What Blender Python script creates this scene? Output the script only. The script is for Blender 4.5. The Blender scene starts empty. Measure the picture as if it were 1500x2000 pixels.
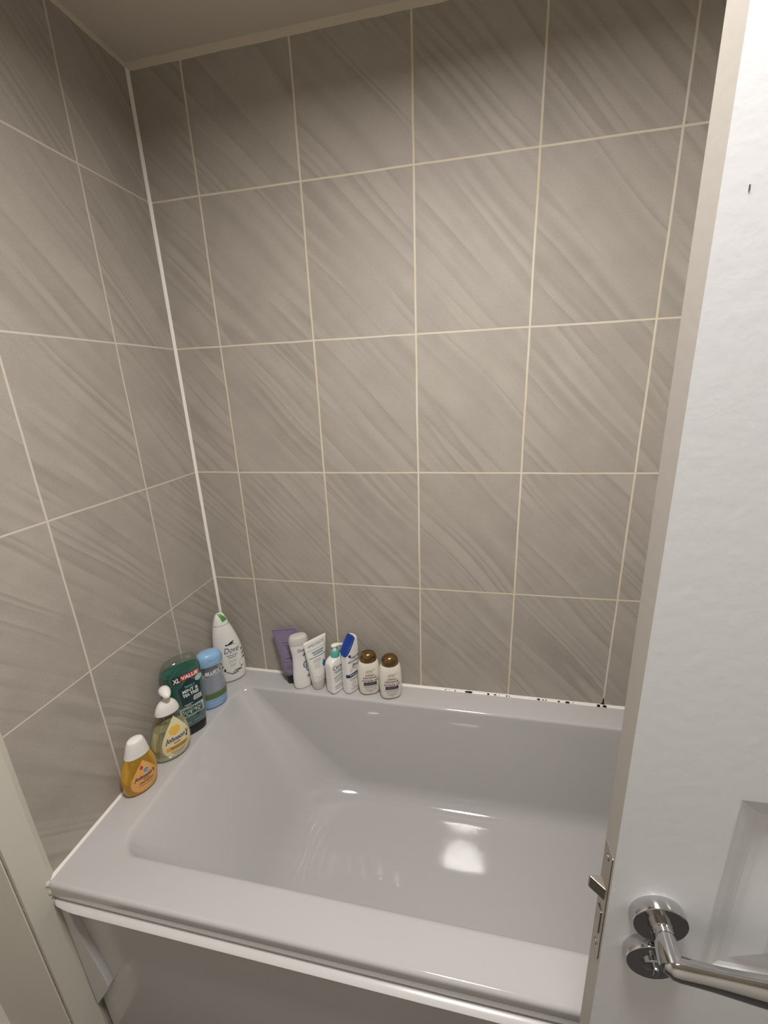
import bpy, bmesh, math, random
from mathutils import Vector, Matrix
random.seed(7)
C = bpy.context.scene.collection
SC = bpy.context.scene
PI = math.pi

# ---------------------------------------------------------------- camera, light, exposure
RIM = 0.55
cam_d = bpy.data.cameras.new('camera')
cam = bpy.data.objects.new('camera', cam_d)
C.objects.link(cam)
cam_d.sensor_fit = 'VERTICAL'
cam_d.sensor_height = 36.0
cam_d.lens = 815.386 * 36.0 / 2000.0
cam_d.clip_start = 0.01
_R = [[0.97967035, 0.1968969, -0.03843967],
      [0.02155621, -0.29381693, -0.95561862],
      [-0.19945257, 0.93536262, -0.29208808]]
cam.matrix_world = Matrix(((_R[0][0], -_R[1][0], -_R[2][0], 0.83848),
                           (_R[0][1], -_R[1][1], -_R[2][1], -1.14236),
                           (_R[0][2], -_R[1][2], -_R[2][2], 1.50730),
                           (0, 0, 0, 1)))
SC.camera = cam

SC.view_settings.view_transform = 'Standard'
SC.view_settings.look = 'None'
SC.view_settings.gamma = 1.0
SC.view_settings.use_curve_mapping = False
SC.view_settings.exposure = 0.0
SC.cycles.use_denoising = True
SC.cycles.max_bounces = 12
SC.cycles.diffuse_bounces = 6
SC.cycles.transmission_bounces = 12
SC.cycles.transparent_max_bounces = 16
SC.cycles.sample_clamp_indirect = 12.0

world = bpy.data.worlds.new('world')
SC.world = world
world.use_nodes = True
world.node_tree.nodes['Background'].inputs[0].default_value = (0.5, 0.48, 0.45, 1)
world.node_tree.nodes['Background'].inputs[1].default_value = 0.05

CEIL = 2.2693
LAMP = (0.85, -0.895, CEIL - 0.03)
ld = bpy.data.lights.new('ceiling_lamp_light', 'AREA')
ld.shape = 'DISK'
ld.size = 0.28
ld.energy = 22.5
ld.color = (1.0, 0.962, 0.918)
ld.spread = math.radians(172)
lo = bpy.data.objects.new('ceiling_lamp_light', ld)
lo.location = (LAMP[0], LAMP[1], LAMP[2] - 0.012)
C.objects.link(lo)
# unseen fill light, added in the hall beyond the open doorway at the right
hd_ = bpy.data.lights.new('hall_fill_light', 'AREA')
hd_.shape = 'DISK'
hd_.size = 0.25
hd_.energy = 3.0
hd_.color = (1.0, 0.97, 0.95)
ho = bpy.data.objects.new('hall_fill_light', hd_)
ho.location = (2.15, -1.35, CEIL - 0.02)
C.objects.link(ho)

# ---------------------------------------------------------------- materials
def mat(name, col, rough=0.5, spec=0.5, metal=0.0, trans=0.0, ior=1.45, coat=0.0, bump=None, sss=0.0, alpha=1.0):
    m = bpy.data.materials.new(name)
    m.use_nodes = True
    nt = m.node_tree
    b = nt.nodes['Principled BSDF']
    b.inputs['Base Color'].default_value = (*col, 1)
    b.inputs['Roughness'].default_value = rough
    b.inputs['Specular IOR Level'].default_value = spec
    b.inputs['Metallic'].default_value = metal
    b.inputs['Transmission Weight'].default_value = trans
    b.inputs['IOR'].default_value = ior
    b.inputs['Coat Weight'].default_value = coat
    b.inputs['Coat Roughness'].default_value = 0.03
    if sss:
        b.inputs['Subsurface Weight'].default_value = sss
        b.inputs['Subsurface Radius'].default_value = (0.01, 0.01, 0.01)
    if bump:
        sc, st, di = bump
        tc = nt.nodes.new('ShaderNodeTexCoord')
        n = nt.nodes.new('ShaderNodeTexNoise')
        n.inputs['Scale'].default_value = sc
        n.inputs['Detail'].default_value = 5
        bp = nt.nodes.new('ShaderNodeBump')
        bp.inputs['Strength'].default_value = st
        bp.inputs['Distance'].default_value = di
        nt.links.new(tc.outputs['Object'], n.inputs['Vector'])
        nt.links.new(n.outputs['Fac'], bp.inputs['Height'])
        nt.links.new(bp.outputs['Normal'], b.inputs['Normal'])
    return m

def thin_clear(name, col, gloss=0.12):
    """thin clear plastic wall: see-through with a sharp surface sheen"""
    m = bpy.data.materials.new(name)
    m.use_nodes = True
    nt = m.node_tree
    nt.nodes.clear()
    out = nt.nodes.new('ShaderNodeOutputMaterial')
    t = nt.nodes.new('ShaderNodeBsdfTransparent')
    t.inputs[0].default_value = (*col, 1)
    g = nt.nodes.new('ShaderNodeBsdfGlossy')
    g.inputs['Roughness'].default_value = 0.06
    g.inputs['Color'].default_value = (1, 1, 1, 1)
    fr = nt.nodes.new('ShaderNodeLayerWeight')
    fr.inputs['Blend'].default_value = 0.25
    mp = nt.nodes.new('ShaderNodeMapRange')
    mp.inputs['To Min'].default_value = gloss * 0.35
    mp.inputs['To Max'].default_value = 0.6
    mx = nt.nodes.new('ShaderNodeMixShader')
    nt.links.new(fr.outputs['Facing'], mp.inputs['Value'])
    nt.links.new(mp.outputs[0], mx.inputs[0])
    nt.links.new(t.outputs[0], mx.inputs[1])
    nt.links.new(g.outputs[0], mx.inputs[2])
    nt.links.new(mx.outputs[0], out.inputs[0])
    return m

def tile_mat(name, axis, u0, z0, pu, pz, gw, gh, g0, g1):
    """stone-look ceramic tiles with diagonal veining and cream grout"""
    m = bpy.data.materials.new(name)
    m.use_nodes = True
    nt = m.node_tree
    N, L = nt.nodes, nt.links
    b = N['Principled BSDF']
    def math_(op, a, c=None, clamp=False):
        n = N.new('ShaderNodeMath'); n.operation = op; n.use_clamp = clamp
        for i, v in enumerate((a, c)):
            if v is None: continue
            if isinstance(v, (int, float)): n.inputs[i].default_value = v
            else: L.new(v, n.inputs[i])
        return n.outputs[0]
    tc = N.new('ShaderNodeTexCoord')
    sp = N.new('ShaderNodeSeparateXYZ')
    L.new(tc.outputs['Object'], sp.inputs[0])
    u = sp.outputs['X'] if axis == 'x' else sp.outputs['Y']
    z = sp.outputs['Z']
    # slight hand-laid waver of the joints
    wn = N.new('ShaderNodeTexNoise'); wn.inputs['Scale'].default_value = 5.0
    L.new(tc.outputs['Object'], wn.inputs['Vector'])
    wob = math_('MULTIPLY', math_('SUBTRACT', wn.outputs['Fac'], 0.5), 0.004)
    us = math_('DIVIDE', math_('SUBTRACT', math_('ADD', u, wob), u0), pu)
    zs = math_('DIVIDE', math_('SUBTRACT', math_('ADD', z, wob), z0), pz)
    ui = math_('FLOOR', us); zi = math_('FLOOR', zs)
    uf = math_('SUBTRACT', us, ui); zf = math_('SUBTRACT', zs, zi)
    du = math_('MULTIPLY', math_('MINIMUM', uf, math_('SUBTRACT', 1.0, uf)), pu)
    dz = math_('MULTIPLY', math_('MINIMUM', zf, math_('SUBTRACT', 1.0, zf)), pz)
    def smooth(d, w):
        mr = N.new('ShaderNodeMapRange'); mr.interpolation_type = 'SMOOTHSTEP'
        L.new(d, mr.inputs['Value'])
        mr.inputs['From Min'].default_value = w * 0.5 - 0.0006
        mr.inputs['From Max'].default_value = w * 0.5 + 0.0008
        return mr.outputs[0]
    tilemask = math_('MINIMUM', smooth(du, gw), smooth(dz, gh))
    # per tile randoms
    cid = N.new('ShaderNodeCombineXYZ')
    L.new(ui, cid.inputs[0]); L.new(zi, cid.inputs[1])
    wh = N.new('ShaderNodeTexWhiteNoise'); wh.noise_dimensions = '3D'
    L.new(cid.outputs[0], wh.inputs['Vector'])
    # veining coordinates: along / across the diagonal
    ca, sa = math.cos(math.radians(-47)), math.sin(math.radians(-47))
    along = math_('ADD', math_('MULTIPLY', u, ca), math_('MULTIPLY', z, sa))
    across = math_('ADD', math_('MULTIPLY', u, -sa), math_('MULTIPLY', z, ca))
    sepw = N.new('ShaderNodeSeparateColor'); L.new(wh.outputs['Color'], sepw.inputs[0])
    off = math_('MULTIPLY', sepw.outputs[0], 37.0)
    off2 = math_('MULTIPLY', sepw.outputs[1], 19.0)
    def vein(sa_, sc_, detail, dist):
        cv = N.new('ShaderNodeCombineXYZ')
        L.new(math_('ADD', math_('MULTIPLY', along, sa_), off), cv.inputs[0])
        L.new(math_('ADD', math_('MULTIPLY', across, sc_), off2), cv.inputs[1])
        n = N.new('ShaderNodeTexNoise'); n.inputs['Scale'].default_value = 1.0
        n.inputs['Detail'].default_value = detail
        n.inputs['Distortion'].default_value = dist
        L.new(cv.outputs[0], n.inputs['Vector'])
        return n.outputs['Fac']
    warp = math_('MULTIPLY', math_('SUBTRACT', vein(2.2, 5.0, 1.0, 0.0), 0.5), 0.05)
    across = math_('ADD', across, warp)
    v1 = vein(0.28, 11.0, 1.0, 0.0)
    v2 = vein(0.7, 55.0, 2.0, 0.0)
    fade = vein(4.0, 9.0, 1.0, 0.0)
    fine = N.new('ShaderNodeTexNoise'); fine.inputs['Scale'].default_value = 260.0
    fine.inputs['Detail'].default_value = 4; fine.inputs['Roughness'].default_value = 0.7
    L.new(tc.outputs['Object'], fine.inputs['Vector'])
    cloud = N.new('ShaderNodeTexNoise'); cloud.inputs['Scale'].default_value = 9.0
    cloud.inputs['Detail'].default_value = 7; cloud.inputs['Roughness'].default_value = 0.62
    L.new(tc.outputs['Object'], cloud.inputs['Vector'])
    pit = N.new('ShaderNodeTexNoise'); pit.inputs['Scale'].default_value = 330.0
    pit.inputs['Detail'].default_value = 2
    L.new(tc.outputs['Object'], pit.inputs['Vector'])
    def ramp(val, stops):
        r = N.new('ShaderNodeValToRGB')
        e = r.color_ramp.elements
        while len(e) < len(stops): e.new(0.5)
        for el, (p, g) in zip(e, stops):
            el.position = p; el.color = (g, g, g, 1)
        L.new(val, r.inputs[0])
        return r.outputs[0]
    # broad bands, each soft on one side and crisp on the other, fading in and out along their length
    a1 = ramp(v1, [(0.0, 0.7), (0.33, 0.9), (0.36, 0.2), (0.43, 0.8), (0.455, 0.85), (0.47, 0.25), (0.52, 0.75), (0.57, 0.85), (0.59, 0.2), (0.68, 0.8), (0.72, 0.5), (1.0, 0.9)])
    fm = ramp(fade, [(0.36, 0.15), (0.58, 1.0)])
    a1 = math_('ADD', 0.66, math_('MULTIPLY', math_('SUBTRACT', a1, 0.66), fm))
    a2 = ramp(v2, [(0.30, 0.0), (0.5, 0.6), (0.66, 1.0)])
    a2 = math_('MULTIPLY', a2, fm)
    pm = math_('MULTIPLY', ramp(cloud.outputs['Fac'], [(0.50, 0.0), (0.62, 1.0)]), ramp(pit.outputs['Fac'], [(0.60, 0.0), (0.70, 1.0)]))
    tot = math_('ADD', math_('ADD', math_('MULTIPLY', a1, 0.42), math_('MULTIPLY', a2, 0.07)),
                math_('ADD', math_('MULTIPLY', cloud.outputs['Fac'], 0.44), math_('MULTIPLY', fine.outputs['Fac'], 0.36)))
    tot = math_('SUBTRACT', tot, math_('MULTIPLY', pm, 0.22))
    tot = math_('ADD', tot, math_('MULTIPLY', math_('SUBTRACT', sepw.outputs[2], 0.5), 0.05))
    cr = N.new('ShaderNodeValToRGB')
    e = cr.color_ramp.elements
    e[0].position = 0.32; e[0].color = (0.270, 0.240, 0.207, 1)
    e[1].position = 0.98; e[1].color = (0.452, 0.411, 0.363, 1)
    L.new(tot, cr.inputs[0])
    # grout: cream with yellowed stretches
    gn = N.new('ShaderNodeTexNoise'); gn.inputs['Scale'].default_value = 6.0
    L.new(tc.outputs['Object'], gn.inputs['Vector'])
    gr = N.new('ShaderNodeValToRGB')
    ge = gr.color_ramp.elements
    ge[0].position = 0.40; ge[0].color = (*g0, 1)
    ge[1].position = 0.66; ge[1].color = (*g1, 1)
    L.new(gn.outputs['Fac'], gr.inputs[0])
    mx = N.new('ShaderNodeMix'); mx.data_type = 'RGBA'
    L.new(tilemask, mx.inputs['Factor'])
    L.new(gr.outputs[0], mx.inputs[6]); L.new(cr.outputs[0], mx.inputs[7])
    L.new(mx.outputs[2], b.inputs['Base Color'])
    rr = N.new('ShaderNodeMapRange')
    L.new(tilemask, rr.inputs['Value'])
    rr.inputs['To Min'].default_value = 0.8; rr.inputs['To Max'].default_value = 0.62
    L.new(rr.outputs[0], b.inputs['Roughness'])
    hb = math_('ADD', tilemask, math_('MULTIPLY', fine.outputs['Fac'], 0.10))
    bp = N.new('ShaderNodeBump'); bp.inputs['Strength'].default_value = 0.35
    bp.inputs['Distance'].default_value = 0.0012
    L.new(hb, bp.inputs['Height'])
    L.new(bp.outputs[0], b.inputs['Normal'])
    return m

M = {}
M['tile_back'] = tile_mat('tile_back', 'x', 0.14556, 1.98560, 0.27559, 0.358875, 0.0046, 0.0040, (0.66, 0.60, 0.51), (0.62, 0.54, 0.39))
M['tile_left'] = tile_mat('tile_left', 'y', -0.21462, 1.98560, 0.27559, 0.358875, 0.0044, 0.0038, (0.60, 0.55, 0.49), (0.58, 0.53, 0.45))
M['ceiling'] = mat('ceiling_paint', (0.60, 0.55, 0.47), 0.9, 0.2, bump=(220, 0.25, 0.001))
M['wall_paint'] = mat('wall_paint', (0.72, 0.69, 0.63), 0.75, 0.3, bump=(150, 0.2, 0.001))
M['trim_paint'] = mat('trim_paint', (0.60, 0.575, 0.50), 0.5, 0.4, bump=(60, 0.25, 0.002))
M['sealant'] = mat('sealant', (0.80, 0.78, 0.72), 0.4, 0.4)
M['old_sealant'] = mat('old_sealant', (0.60, 0.53, 0.43), 0.6, 0.3, bump=(120, 0.5, 0.002))
M['mould'] = mat('black_mould', (0.012, 0.010, 0.010), 0.9, 0.1)
M['acrylic'] = mat('white_acrylic', (0.50, 0.488, 0.488), 0.08, 0.5, coat=0.6)
def scuffed(m, name='scuff'):
    """hair-fine wear across the tub floor, running front to back"""
    nt = m.node_tree
    b = nt.nodes['Principled BSDF']
    tc = nt.nodes.new('ShaderNodeTexCoord')
    mp = nt.nodes.new('ShaderNodeMapping')
    mp.inputs['Scale'].default_value = (150, 7, 7)
    n = nt.nodes.new('ShaderNodeTexNoise'); n.inputs['Scale'].default_value = 1.0; n.inputs['Detail'].default_value = 4
    n2 = nt.nodes.new('ShaderNodeTexNoise'); n2.inputs['Scale'].default_value = 28.0; n2.inputs['Detail'].default_value = 3
    ad = nt.nodes.new('ShaderNodeMath'); ad.operation = 'ADD'
    ml = nt.nodes.new('ShaderNodeMath'); ml.operation = 'MULTIPLY'; ml.inputs[1].default_value = 1.6
    bp = nt.nodes.new('ShaderNodeBump'); bp.inputs['Strength'].default_value = 0.045; bp.inputs['Distance'].default_value = 0.0011
    L = nt.links
    L.new(tc.outputs['Object'], mp.inputs[0]); L.new(mp.outputs[0], n.inputs['Vector']); L.new(tc.outputs['Object'], n2.inputs['Vector'])
    L.new(n2.outputs['Fac'], ml.inputs[0]); L.new(ml.outputs[0], ad.inputs[0]); L.new(n.outputs['Fac'], ad.inputs[1])
    L.new(ad.outputs[0], bp.inputs['Height']); L.new(bp.outputs[0], b.inputs['Normal']); L.new(bp.outputs[0], b.inputs['Coat Normal'])
scuffed(M['acrylic'])
M['panel'] = mat('panel_plastic', (0.59, 0.575, 0.57), 0.22, 0.5, coat=0.3)
M['door_paint'] = mat('door_gloss_paint', (0.79, 0.805, 0.84), 0.28, 0.5, bump=(75, 0.12, 0.0015))
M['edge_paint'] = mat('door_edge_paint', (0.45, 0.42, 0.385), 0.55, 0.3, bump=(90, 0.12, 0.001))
M['chrome'] = mat('polished_chrome', (0.60, 0.60, 0.61), 0.08, 0.5, metal=1.0)
M['steel'] = mat('worn_steel', (0.42, 0.38, 0.33), 0.38, 0.5, metal=1.0, bump=(160, 0.4, 0.001))
M['dark'] = mat('dark_gap', (0.02, 0.018, 0.016), 0.8, 0.1)
M['chip'] = mat('bare_wood_chip', (0.14, 0.10, 0.08), 0.7, 0.2)
M['floor'] = mat('floor_vinyl', (0.07, 0.066, 0.064), 0.4, 0.4, bump=(40, 0.2, 0.002))
M['white_plastic'] = mat('white_plastic', (0.80, 0.78, 0.74), 0.35, 0.4, sss=0.1)
M['gloss_white'] = mat('gloss_white_plastic', (0.80, 0.785, 0.76), 0.22, 0.5)
M['cream_plastic'] = mat('cream_plastic', (0.76, 0.72, 0.64), 0.28, 0.5)
M['frost_cap'] = mat('frosted_cap', (0.76, 0.73, 0.70), 0.35, 0.4, trans=0.3, sss=0.1)
M['green_lid'] = mat('green_lid', (0.08, 0.30, 0.05), 0.3)
M['sky_plastic'] = mat('sky_blue_plastic', (0.27, 0.46, 0.70), 0.3, 0.5)
M['sky_print'] = mat('sky_blue_print', (0.24, 0.42, 0.68), 0.2, 0.5)
M['grass_print'] = mat('grass_green_print', (0.10, 0.17, 0.045), 0.3, 0.5)
M['black_plastic'] = mat('black_plastic', (0.012, 0.011, 0.014), 0.3, 0.5)
M['mauve'] = mat('mauve_tube', (0.215, 0.175, 0.265), 0.35, 0.4)
M['mauve_print'] = mat('mauve_print', (0.055, 0.04, 0.085), 0.4, 0.4)
M['teal'] = mat('teal_collar', (0.10, 0.39, 0.33), 0.3, 0.5)
M['royal'] = mat('royal_blue_cap', (0.008, 0.045, 0.29), 0.18, 0.5, coat=0.4)
M['navy'] = mat('navy_print', (0.025, 0.03, 0.13), 0.35)
M['bronze'] = mat('bronze_cap', (0.24, 0.150, 0.060), 0.22, 0.5, metal=0.85)
M['purple'] = mat('purple_bar', (0.055, 0.038, 0.085), 0.4)
M['ink'] = mat('black_ink', (0.02, 0.02, 0.02), 0.4)
M['grey_ink'] = mat('grey_ink', (0.22, 0.21, 0.21), 0.5)
M['slate_ink'] = mat('slate_ink', (0.13, 0.20, 0.28), 0.45)
M['blue_ink'] = mat('blue_ink', (0.03, 0.16, 0.36), 0.4)
M['olive_ink'] = mat('olive_ink', (0.27, 0.26, 0.03), 0.4)
M['brown_ink'] = mat('brown_ink', (0.10, 0.045, 0.04), 0.4)
M['red_print'] = mat('red_print', (0.55, 0.055, 0.06), 0.4)
M['white_print'] = mat('white_print', (0.80, 0.80, 0.78), 0.4)
M['pale_mint'] = mat('pale_mint_print', (0.40, 0.55, 0.49), 0.35)
M['mint_print'] = mat('mint_print', (0.25, 0.55, 0.46), 0.35)
M['deep_green'] = mat('deep_green_print', (0.006, 0.035, 0.038), 0.3)
M['cream_label'] = mat('cream_label', (0.76, 0.69, 0.42), 0.4)
M['yellow_print'] = mat('yellow_print', (0.80, 0.50, 0.08), 0.4)
M['orange_band'] = mat('orange_band', (0.76, 0.40, 0.06), 0.4)
M['peach_label'] = mat('peach_label', (0.78, 0.40, 0.11), 0.4)
M['peach_print'] = mat('peach_print', (0.62, 0.20, 0.06), 0.4)
M['amber'] = mat('amber_liquid_plastic', (0.90, 0.56, 0.07), 0.08, 0.5, trans=0.72, ior=1.36)
M['pale_liquid'] = mat('pale_yellow_liquid', (0.93, 0.90, 0.66), 0.04, 0.5, trans=0.80, ior=1.34)
M['grey_wash'] = mat('grey_blue_wash', (0.50, 0.55, 0.62), 0.15, 0.5, trans=0.35, ior=1.34)
M['green_gel'] = mat('green_gel', (0.012, 0.165, 0.135), 0.25, 0.5, trans=0.25, ior=1.34)
M['clear_yellow'] = thin_clear('clear_yellow_plastic', (0.95, 0.94, 0.84))
M['clear_green'] = thin_clear('clear_green_plastic', (0.80, 0.84, 0.78))
M['clear_grey'] = thin_clear('clear_grey_plastic', (0.92, 0.93, 0.95))
M['clear_cap'] = thin_clear('clear_cap_plastic', (0.92, 0.92, 0.92))
M['lamp_body'] = mat('lamp_white_rim', (0.8, 0.8, 0.8), 0.4)

# ---------------------------------------------------------------- mesh helpers
def tag(o, label=None, cat=None, group=None, kind=None):
    if label: o['label'] = label
    if cat: o['category'] = cat
    if group: o['group'] = group
    if kind: o['kind'] = kind
    return o

def obj(name, verts, faces, mats, parent=None, smooth=False, midx=None, auto=None):
    me = bpy.data.meshes.new(name)
    me.from_pydata([tuple(v) for v in verts], [], faces)
    if not isinstance(mats, (list, tuple)): mats = [mats]
    for m in mats: me.materials.append(m)
    if midx:
        for p, i in zip(me.polygons, midx): p.material_index = i
    bm = bmesh.new(); bm.from_mesh(me)
    bmesh.ops.remove_doubles(bm, verts=bm.verts, dist=1e-6)
    bmesh.ops.recalc_face_normals(bm, faces=bm.faces)
    if smooth:
        for f in bm.faces: f.smooth = True
    if auto is not None:
        for e in bm.edges:
            if len(e.link_faces) == 2 and e.calc_face_angle(0) > auto: e.smooth = False
    bm.to_mesh(me); bm.free()
    o = bpy.data.objects.new(name, me)
    C.objects.link(o)
    if parent: o.parent = parent
    return o

def empty(name, loc=(0, 0, 0), mw=None):
    o = bpy.data.objects.new(name, None)
    C.objects.link(o)
    o.empty_display_size = 0.05
    if mw is not None: o.matrix_world = mw
    else: o.location = loc
    return o

class MB:
    def __init__(s): s.v = []; s.f = []; s.i = []
    def box(s, x0, x1, y0, y1, z0, z1, mi=0):
        n = len(s.v)
        s.v += [(x, y, z) for z in (z0, z1) for y in (y0, y1) for x in (x0, x1)]
        for q in ((0, 2, 3, 1), (4, 5, 7, 6), (0, 1, 5, 4), (2, 6, 7, 3), (0, 4, 6, 2), (1, 3, 7, 5)):
            s.f.append([n + k for k in q]); s.i.append(mi)
        return s
    def rings(s, rings, cap0=True, cap1=True, mi=0, closed=True):
        n = len(s.v); k = len(rings[0])
        for r in rings: s.v += [tuple(p) for p in r]
        for a in range(len(rings) - 1):
            for j in range(k if closed else k - 1):
                j2 = (j + 1) % k
                s.f.append([n + a*k + j, n + a*k + j2, n + (a+1)*k + j2, n + (a+1)*k + j]); s.i.append(mi)
        if cap0: s.f.append([n + j for j in range(k)][::-1]); s.i.append(mi)
        if cap1: s.f.append([n + (len(rings)-1)*k + j for j in range(k)]); s.i.append(mi)
        return s
    def build(s, name, mats, parent=None, smooth=False, auto=None):
        return obj(name, s.v, s.f, mats, parent, smooth, s.i, auto)

def bevel(o, w, seg=2):
    m = o.modifiers.new('bevel', 'BEVEL'); m.width = w; m.segments = seg; m.limit_method = 'ANGLE'
    return o

def tube(path, radii, seg=20, squash=None):
    """rings swept along a path; squash = (ratio, up vector)"""
    P = [Vector(p) for p in path]
    rings = []
    up = Vector((0, 0, 1)) if squash is None else Vector(squash[1])
    for i, p in enumerate(P):
        t = (P[min(i+1, len(P)-1)] - P[max(i-1, 0)]).normalized()
        a = up.cross(t)
        if a.length < 1e-4: a = Vector((1, 0, 0)).cross(t)
        a.normalize(); b = t.cross(a).normalized()
        r = radii[i]; ra, rb = (r, r) if not isinstance(r, tuple) else r
        rings.append([p + a*ra*math.cos(2*PI*k/seg) + b*rb*math.sin(2*PI*k/seg) for k in range(seg)])
    return rings

def lathe(prof, seg=40, axis='z'):
    return [[(r*math.cos(2*PI*k/seg), r*math.sin(2*PI*k/seg), z) for k in range(seg)] for r, z in prof]

# ---------------------------------------------------------------- room shell
MB().box(0, 1.84, 0, 0.12, 0, CEIL + .1).build('wall_back', M['tile_back'])['kind'] = 'structure'
MB().box(-0.14, 0, -0.745, 0.0, 0, CEIL + .1).build('wall_left', M['tile_left'])['kind'] = 'structure'
# the room widens in front of the bath: painted nib end and the wall further left
MB().box(-0.32, -0.20, -2.12, -0.745, 0, CEIL + .1).build('wall_far_left', M['wall_paint'])['kind'] = 'structure'
nib = MB().box(-0.20, -0.0035, -0.7475, -0.7455, 0, CEIL + .1)
nib.box(-0.20, -0.14, -0.7455, -0.70, 0, CEIL + .1)
nib.build('wall_nib', M['wall_paint'])['kind'] = 'structure'
# right wall with the doorway the door belongs to
rw = MB().box(1.72, 1.84, -0.80, 0.0, 0, CEIL + .1).box(1.72, 1.84, -2.12, -1.58, 0, CEIL + .1).box(1.72, 1.84, -1.58, -0.80, 2.02, CEIL + .1)
rw.build('wall_right', M['wall_paint'])['kind'] = 'structure'
MB().box(2.6, 2.7, -2.3, 0, 0, CEIL + .1).box(1.84, 2.6, -2.3, -2.12, 0, CEIL + .1).box(1.84, 2.6, -.12, 0, 0, CEIL + .1).build('wall_hall', M['wall_paint'])['kind'] = 'structure'
MB().box(-0.32, 1.84, -2.24, -2.12, 0, CEIL + .1).build('wall_front', M['wall_paint'])['kind'] = 'structure'
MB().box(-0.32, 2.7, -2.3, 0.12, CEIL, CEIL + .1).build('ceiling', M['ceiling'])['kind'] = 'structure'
MB().box(-0.32, 2.7, -2.3, 0.12, -0.1, 0).build('floor', M['floor'])['kind'] = 'structure'

# white sealant down the corner and along the ceiling line
def bead(name, p0, p1, u, v, w, material, wob=0.0, n=60):
    """triangular bead from p0 to p1 filling the corner spanned by u and v"""
    p0, p1, u, v = Vector(p0), Vector(p1), Vector(u), Vector(v)
    r = []
    for i in range(n + 1):
        t = i / n
        c = p0.lerp(p1, t); k = w * (1 + wob * (random.random() - .5))
        r.append([c, c + u*k, c + u*k*.45 + v*k*.45, c + v*k])
    return MB().rings(r).build(name, material, smooth=False)
X, Y, Z = (1, 0, 0), (0, 1, 0), (0, 0, 1)
bead('trim_1', (0, 0, .55), (0, 0, CEIL), (1, 0, 0), (0, -1, 0), .0062, M['sealant'], .1)['kind'] = 'structure'
bead('trim_2', (0, 0, CEIL), (1.72, 0, CEIL), (0, -1, 0), (0, 0, -1), .0105, M['old_sealant'], .15, 60)['kind'] = 'structure'
bead('trim_3', (0, -.744, CEIL), (0, 0, CEIL), (1, 0, 0), (0, 0, -1), .0065, M['old_sealant'], .3)['kind'] = 'structure'
# painted timber batten covering the tile edge, with a bevelled arris beside the tiles
bt = [[(0.004, -.744, 0), (0.004, -.694, 0), (-0.001, -.684 + .0, 0), (-.02, -.684, 0), (-.02, -.744, 0)],
      [(0.004, -.744, CEIL), (0.004, -.690, CEIL), (-0.001, -.668, CEIL), (-.02, -.668, CEIL), (-.02, -.744, CEIL)]]
bt = [[Vector(a).lerp(Vector(b), k / 20) + Vector((.0008*(random.random()-.5), 0, 0)) for a, b in zip(bt[0], bt[1])] for k in range(21)]
o = MB().rings(bt).build('trim_4', M['trim_paint']); o['kind'] = 'structure'
# skirting on the nib
sk = MB().box(-.199, .0, -.7625, -.7475, 0, .085)
o = sk.build('baseboard_left', M['trim_paint']); o['kind'] = 'structure'; bevel(o, .004)
# scrap of filler where the batten meets the bath rim
fv = []
for k in range(7):
    t = k / 6
    c = Vector((.004, -.697, .555 - .045*t)); w = .004 + .003*math.sin(k*2.1)
    fv.append([c + Vector((w*.8, w*.2, 0)), c + Vector((w*.5, -w, 0)), c + Vector((-.002, -w*1.2, 0)), c + Vector((-.002, w*.6, 0))])
o = MB().rings(fv).build('trim_5', M['trim_paint'], smooth=True); o['kind'] = 'structure'

# ---------------------------------------------------------------- bathtub
def rring(x0, x1, y0, y1, r, z, nc=14, mx=40, my=18):
    pts = []
    for cx, cy, a0 in ((x1 - r, y0 + r, -PI/2), (x1 - r, y1 - r, 0), (x0 + r, y1 - r, PI/2), (x0 + r, y0 + r, PI)):
        for k in range(nc + 1):
            a = a0 + PI/2*k/nc
            pts.append(Vector((cx + r*math.cos(a), cy + r*math.sin(a), z)))
    # straight sides subdivided
    out = []
    n = nc + 1
    for c in range(4):
        out += pts[c*n:(c+1)*n]
        a, b = pts[(c+1)*n - 1], pts[((c+1) % 4)*n]
        m = my if c in (0, 2) else mx
        out += [a.lerp(b, k/m) for k in range(1, m)]
    return out

def rim_z(x, y):
    """the flat rim drops 3 mm towards the bowl"""
    d = min(x / .093, -y / .084, 1.0)
    return RIM - .003 * max(0, min(d, 1))

def bez(p0, p1, p2, t):
    return tuple((1-t)**2*a + 2*t*(1-t)*b + t*t*c for a, b, c in zip(p0, p1, p2))

OX0, OX1, OY0, OY1 = .001, 1.719, -.700, -.001
IX0, IX1, IY0, IY1 = .090, 1.610, -.617, -.084
ZO, ZF = .547, .190
wall_in = dict(l=.275, r=.10, f=.075, b=.026)
fil = dict(l=.085, r=.06, f=.05, b=.062)
rings = [rring(OX0, OX1, OY0 + .004, OY1, .004, .503), rring(OX0, OX1, OY0, OY1, .004, .520), rring(OX0, OX1, OY0, OY1, .004, RIM - .009)]
for k in range(1, 7):
    a = PI/2*k/6
    rings.append(rring(OX0, OX1, OY0 + .0075*(1 - math.cos(a)), OY1, .004, RIM - .009 + .009*math.sin(a)))
rings.append(rring(OX0 + .006, OX1 - .006, OY0 + .010, OY1 - .006, .004, RIM))
def inset(kind, s):
    """(inset, z) of one side at parameter s: 0..1 edge round-over, 1..2 wall, 2..3 fillet onto the floor"""
    I = wall_in[kind]; T = fil[kind]; H = ZO - ZF; Lw = math.hypot(I, H)
    ux, uz = I/Lw, -H/Lw
    e = .009
    if s <= 1: return bez((-e, ZO), (0, ZO), (ux*e, ZO + uz*e), s)
    a = (ux*e, ZO + uz*e); b = (I - ux*T, ZF - uz*T)
    if s <= 2: return (a[0] + (b[0]-a[0])*(s-1), a[1] + (b[1]-a[1])*(s-1))
    return bez(b, (I, ZF), (I + T, ZF), s - 2)
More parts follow.
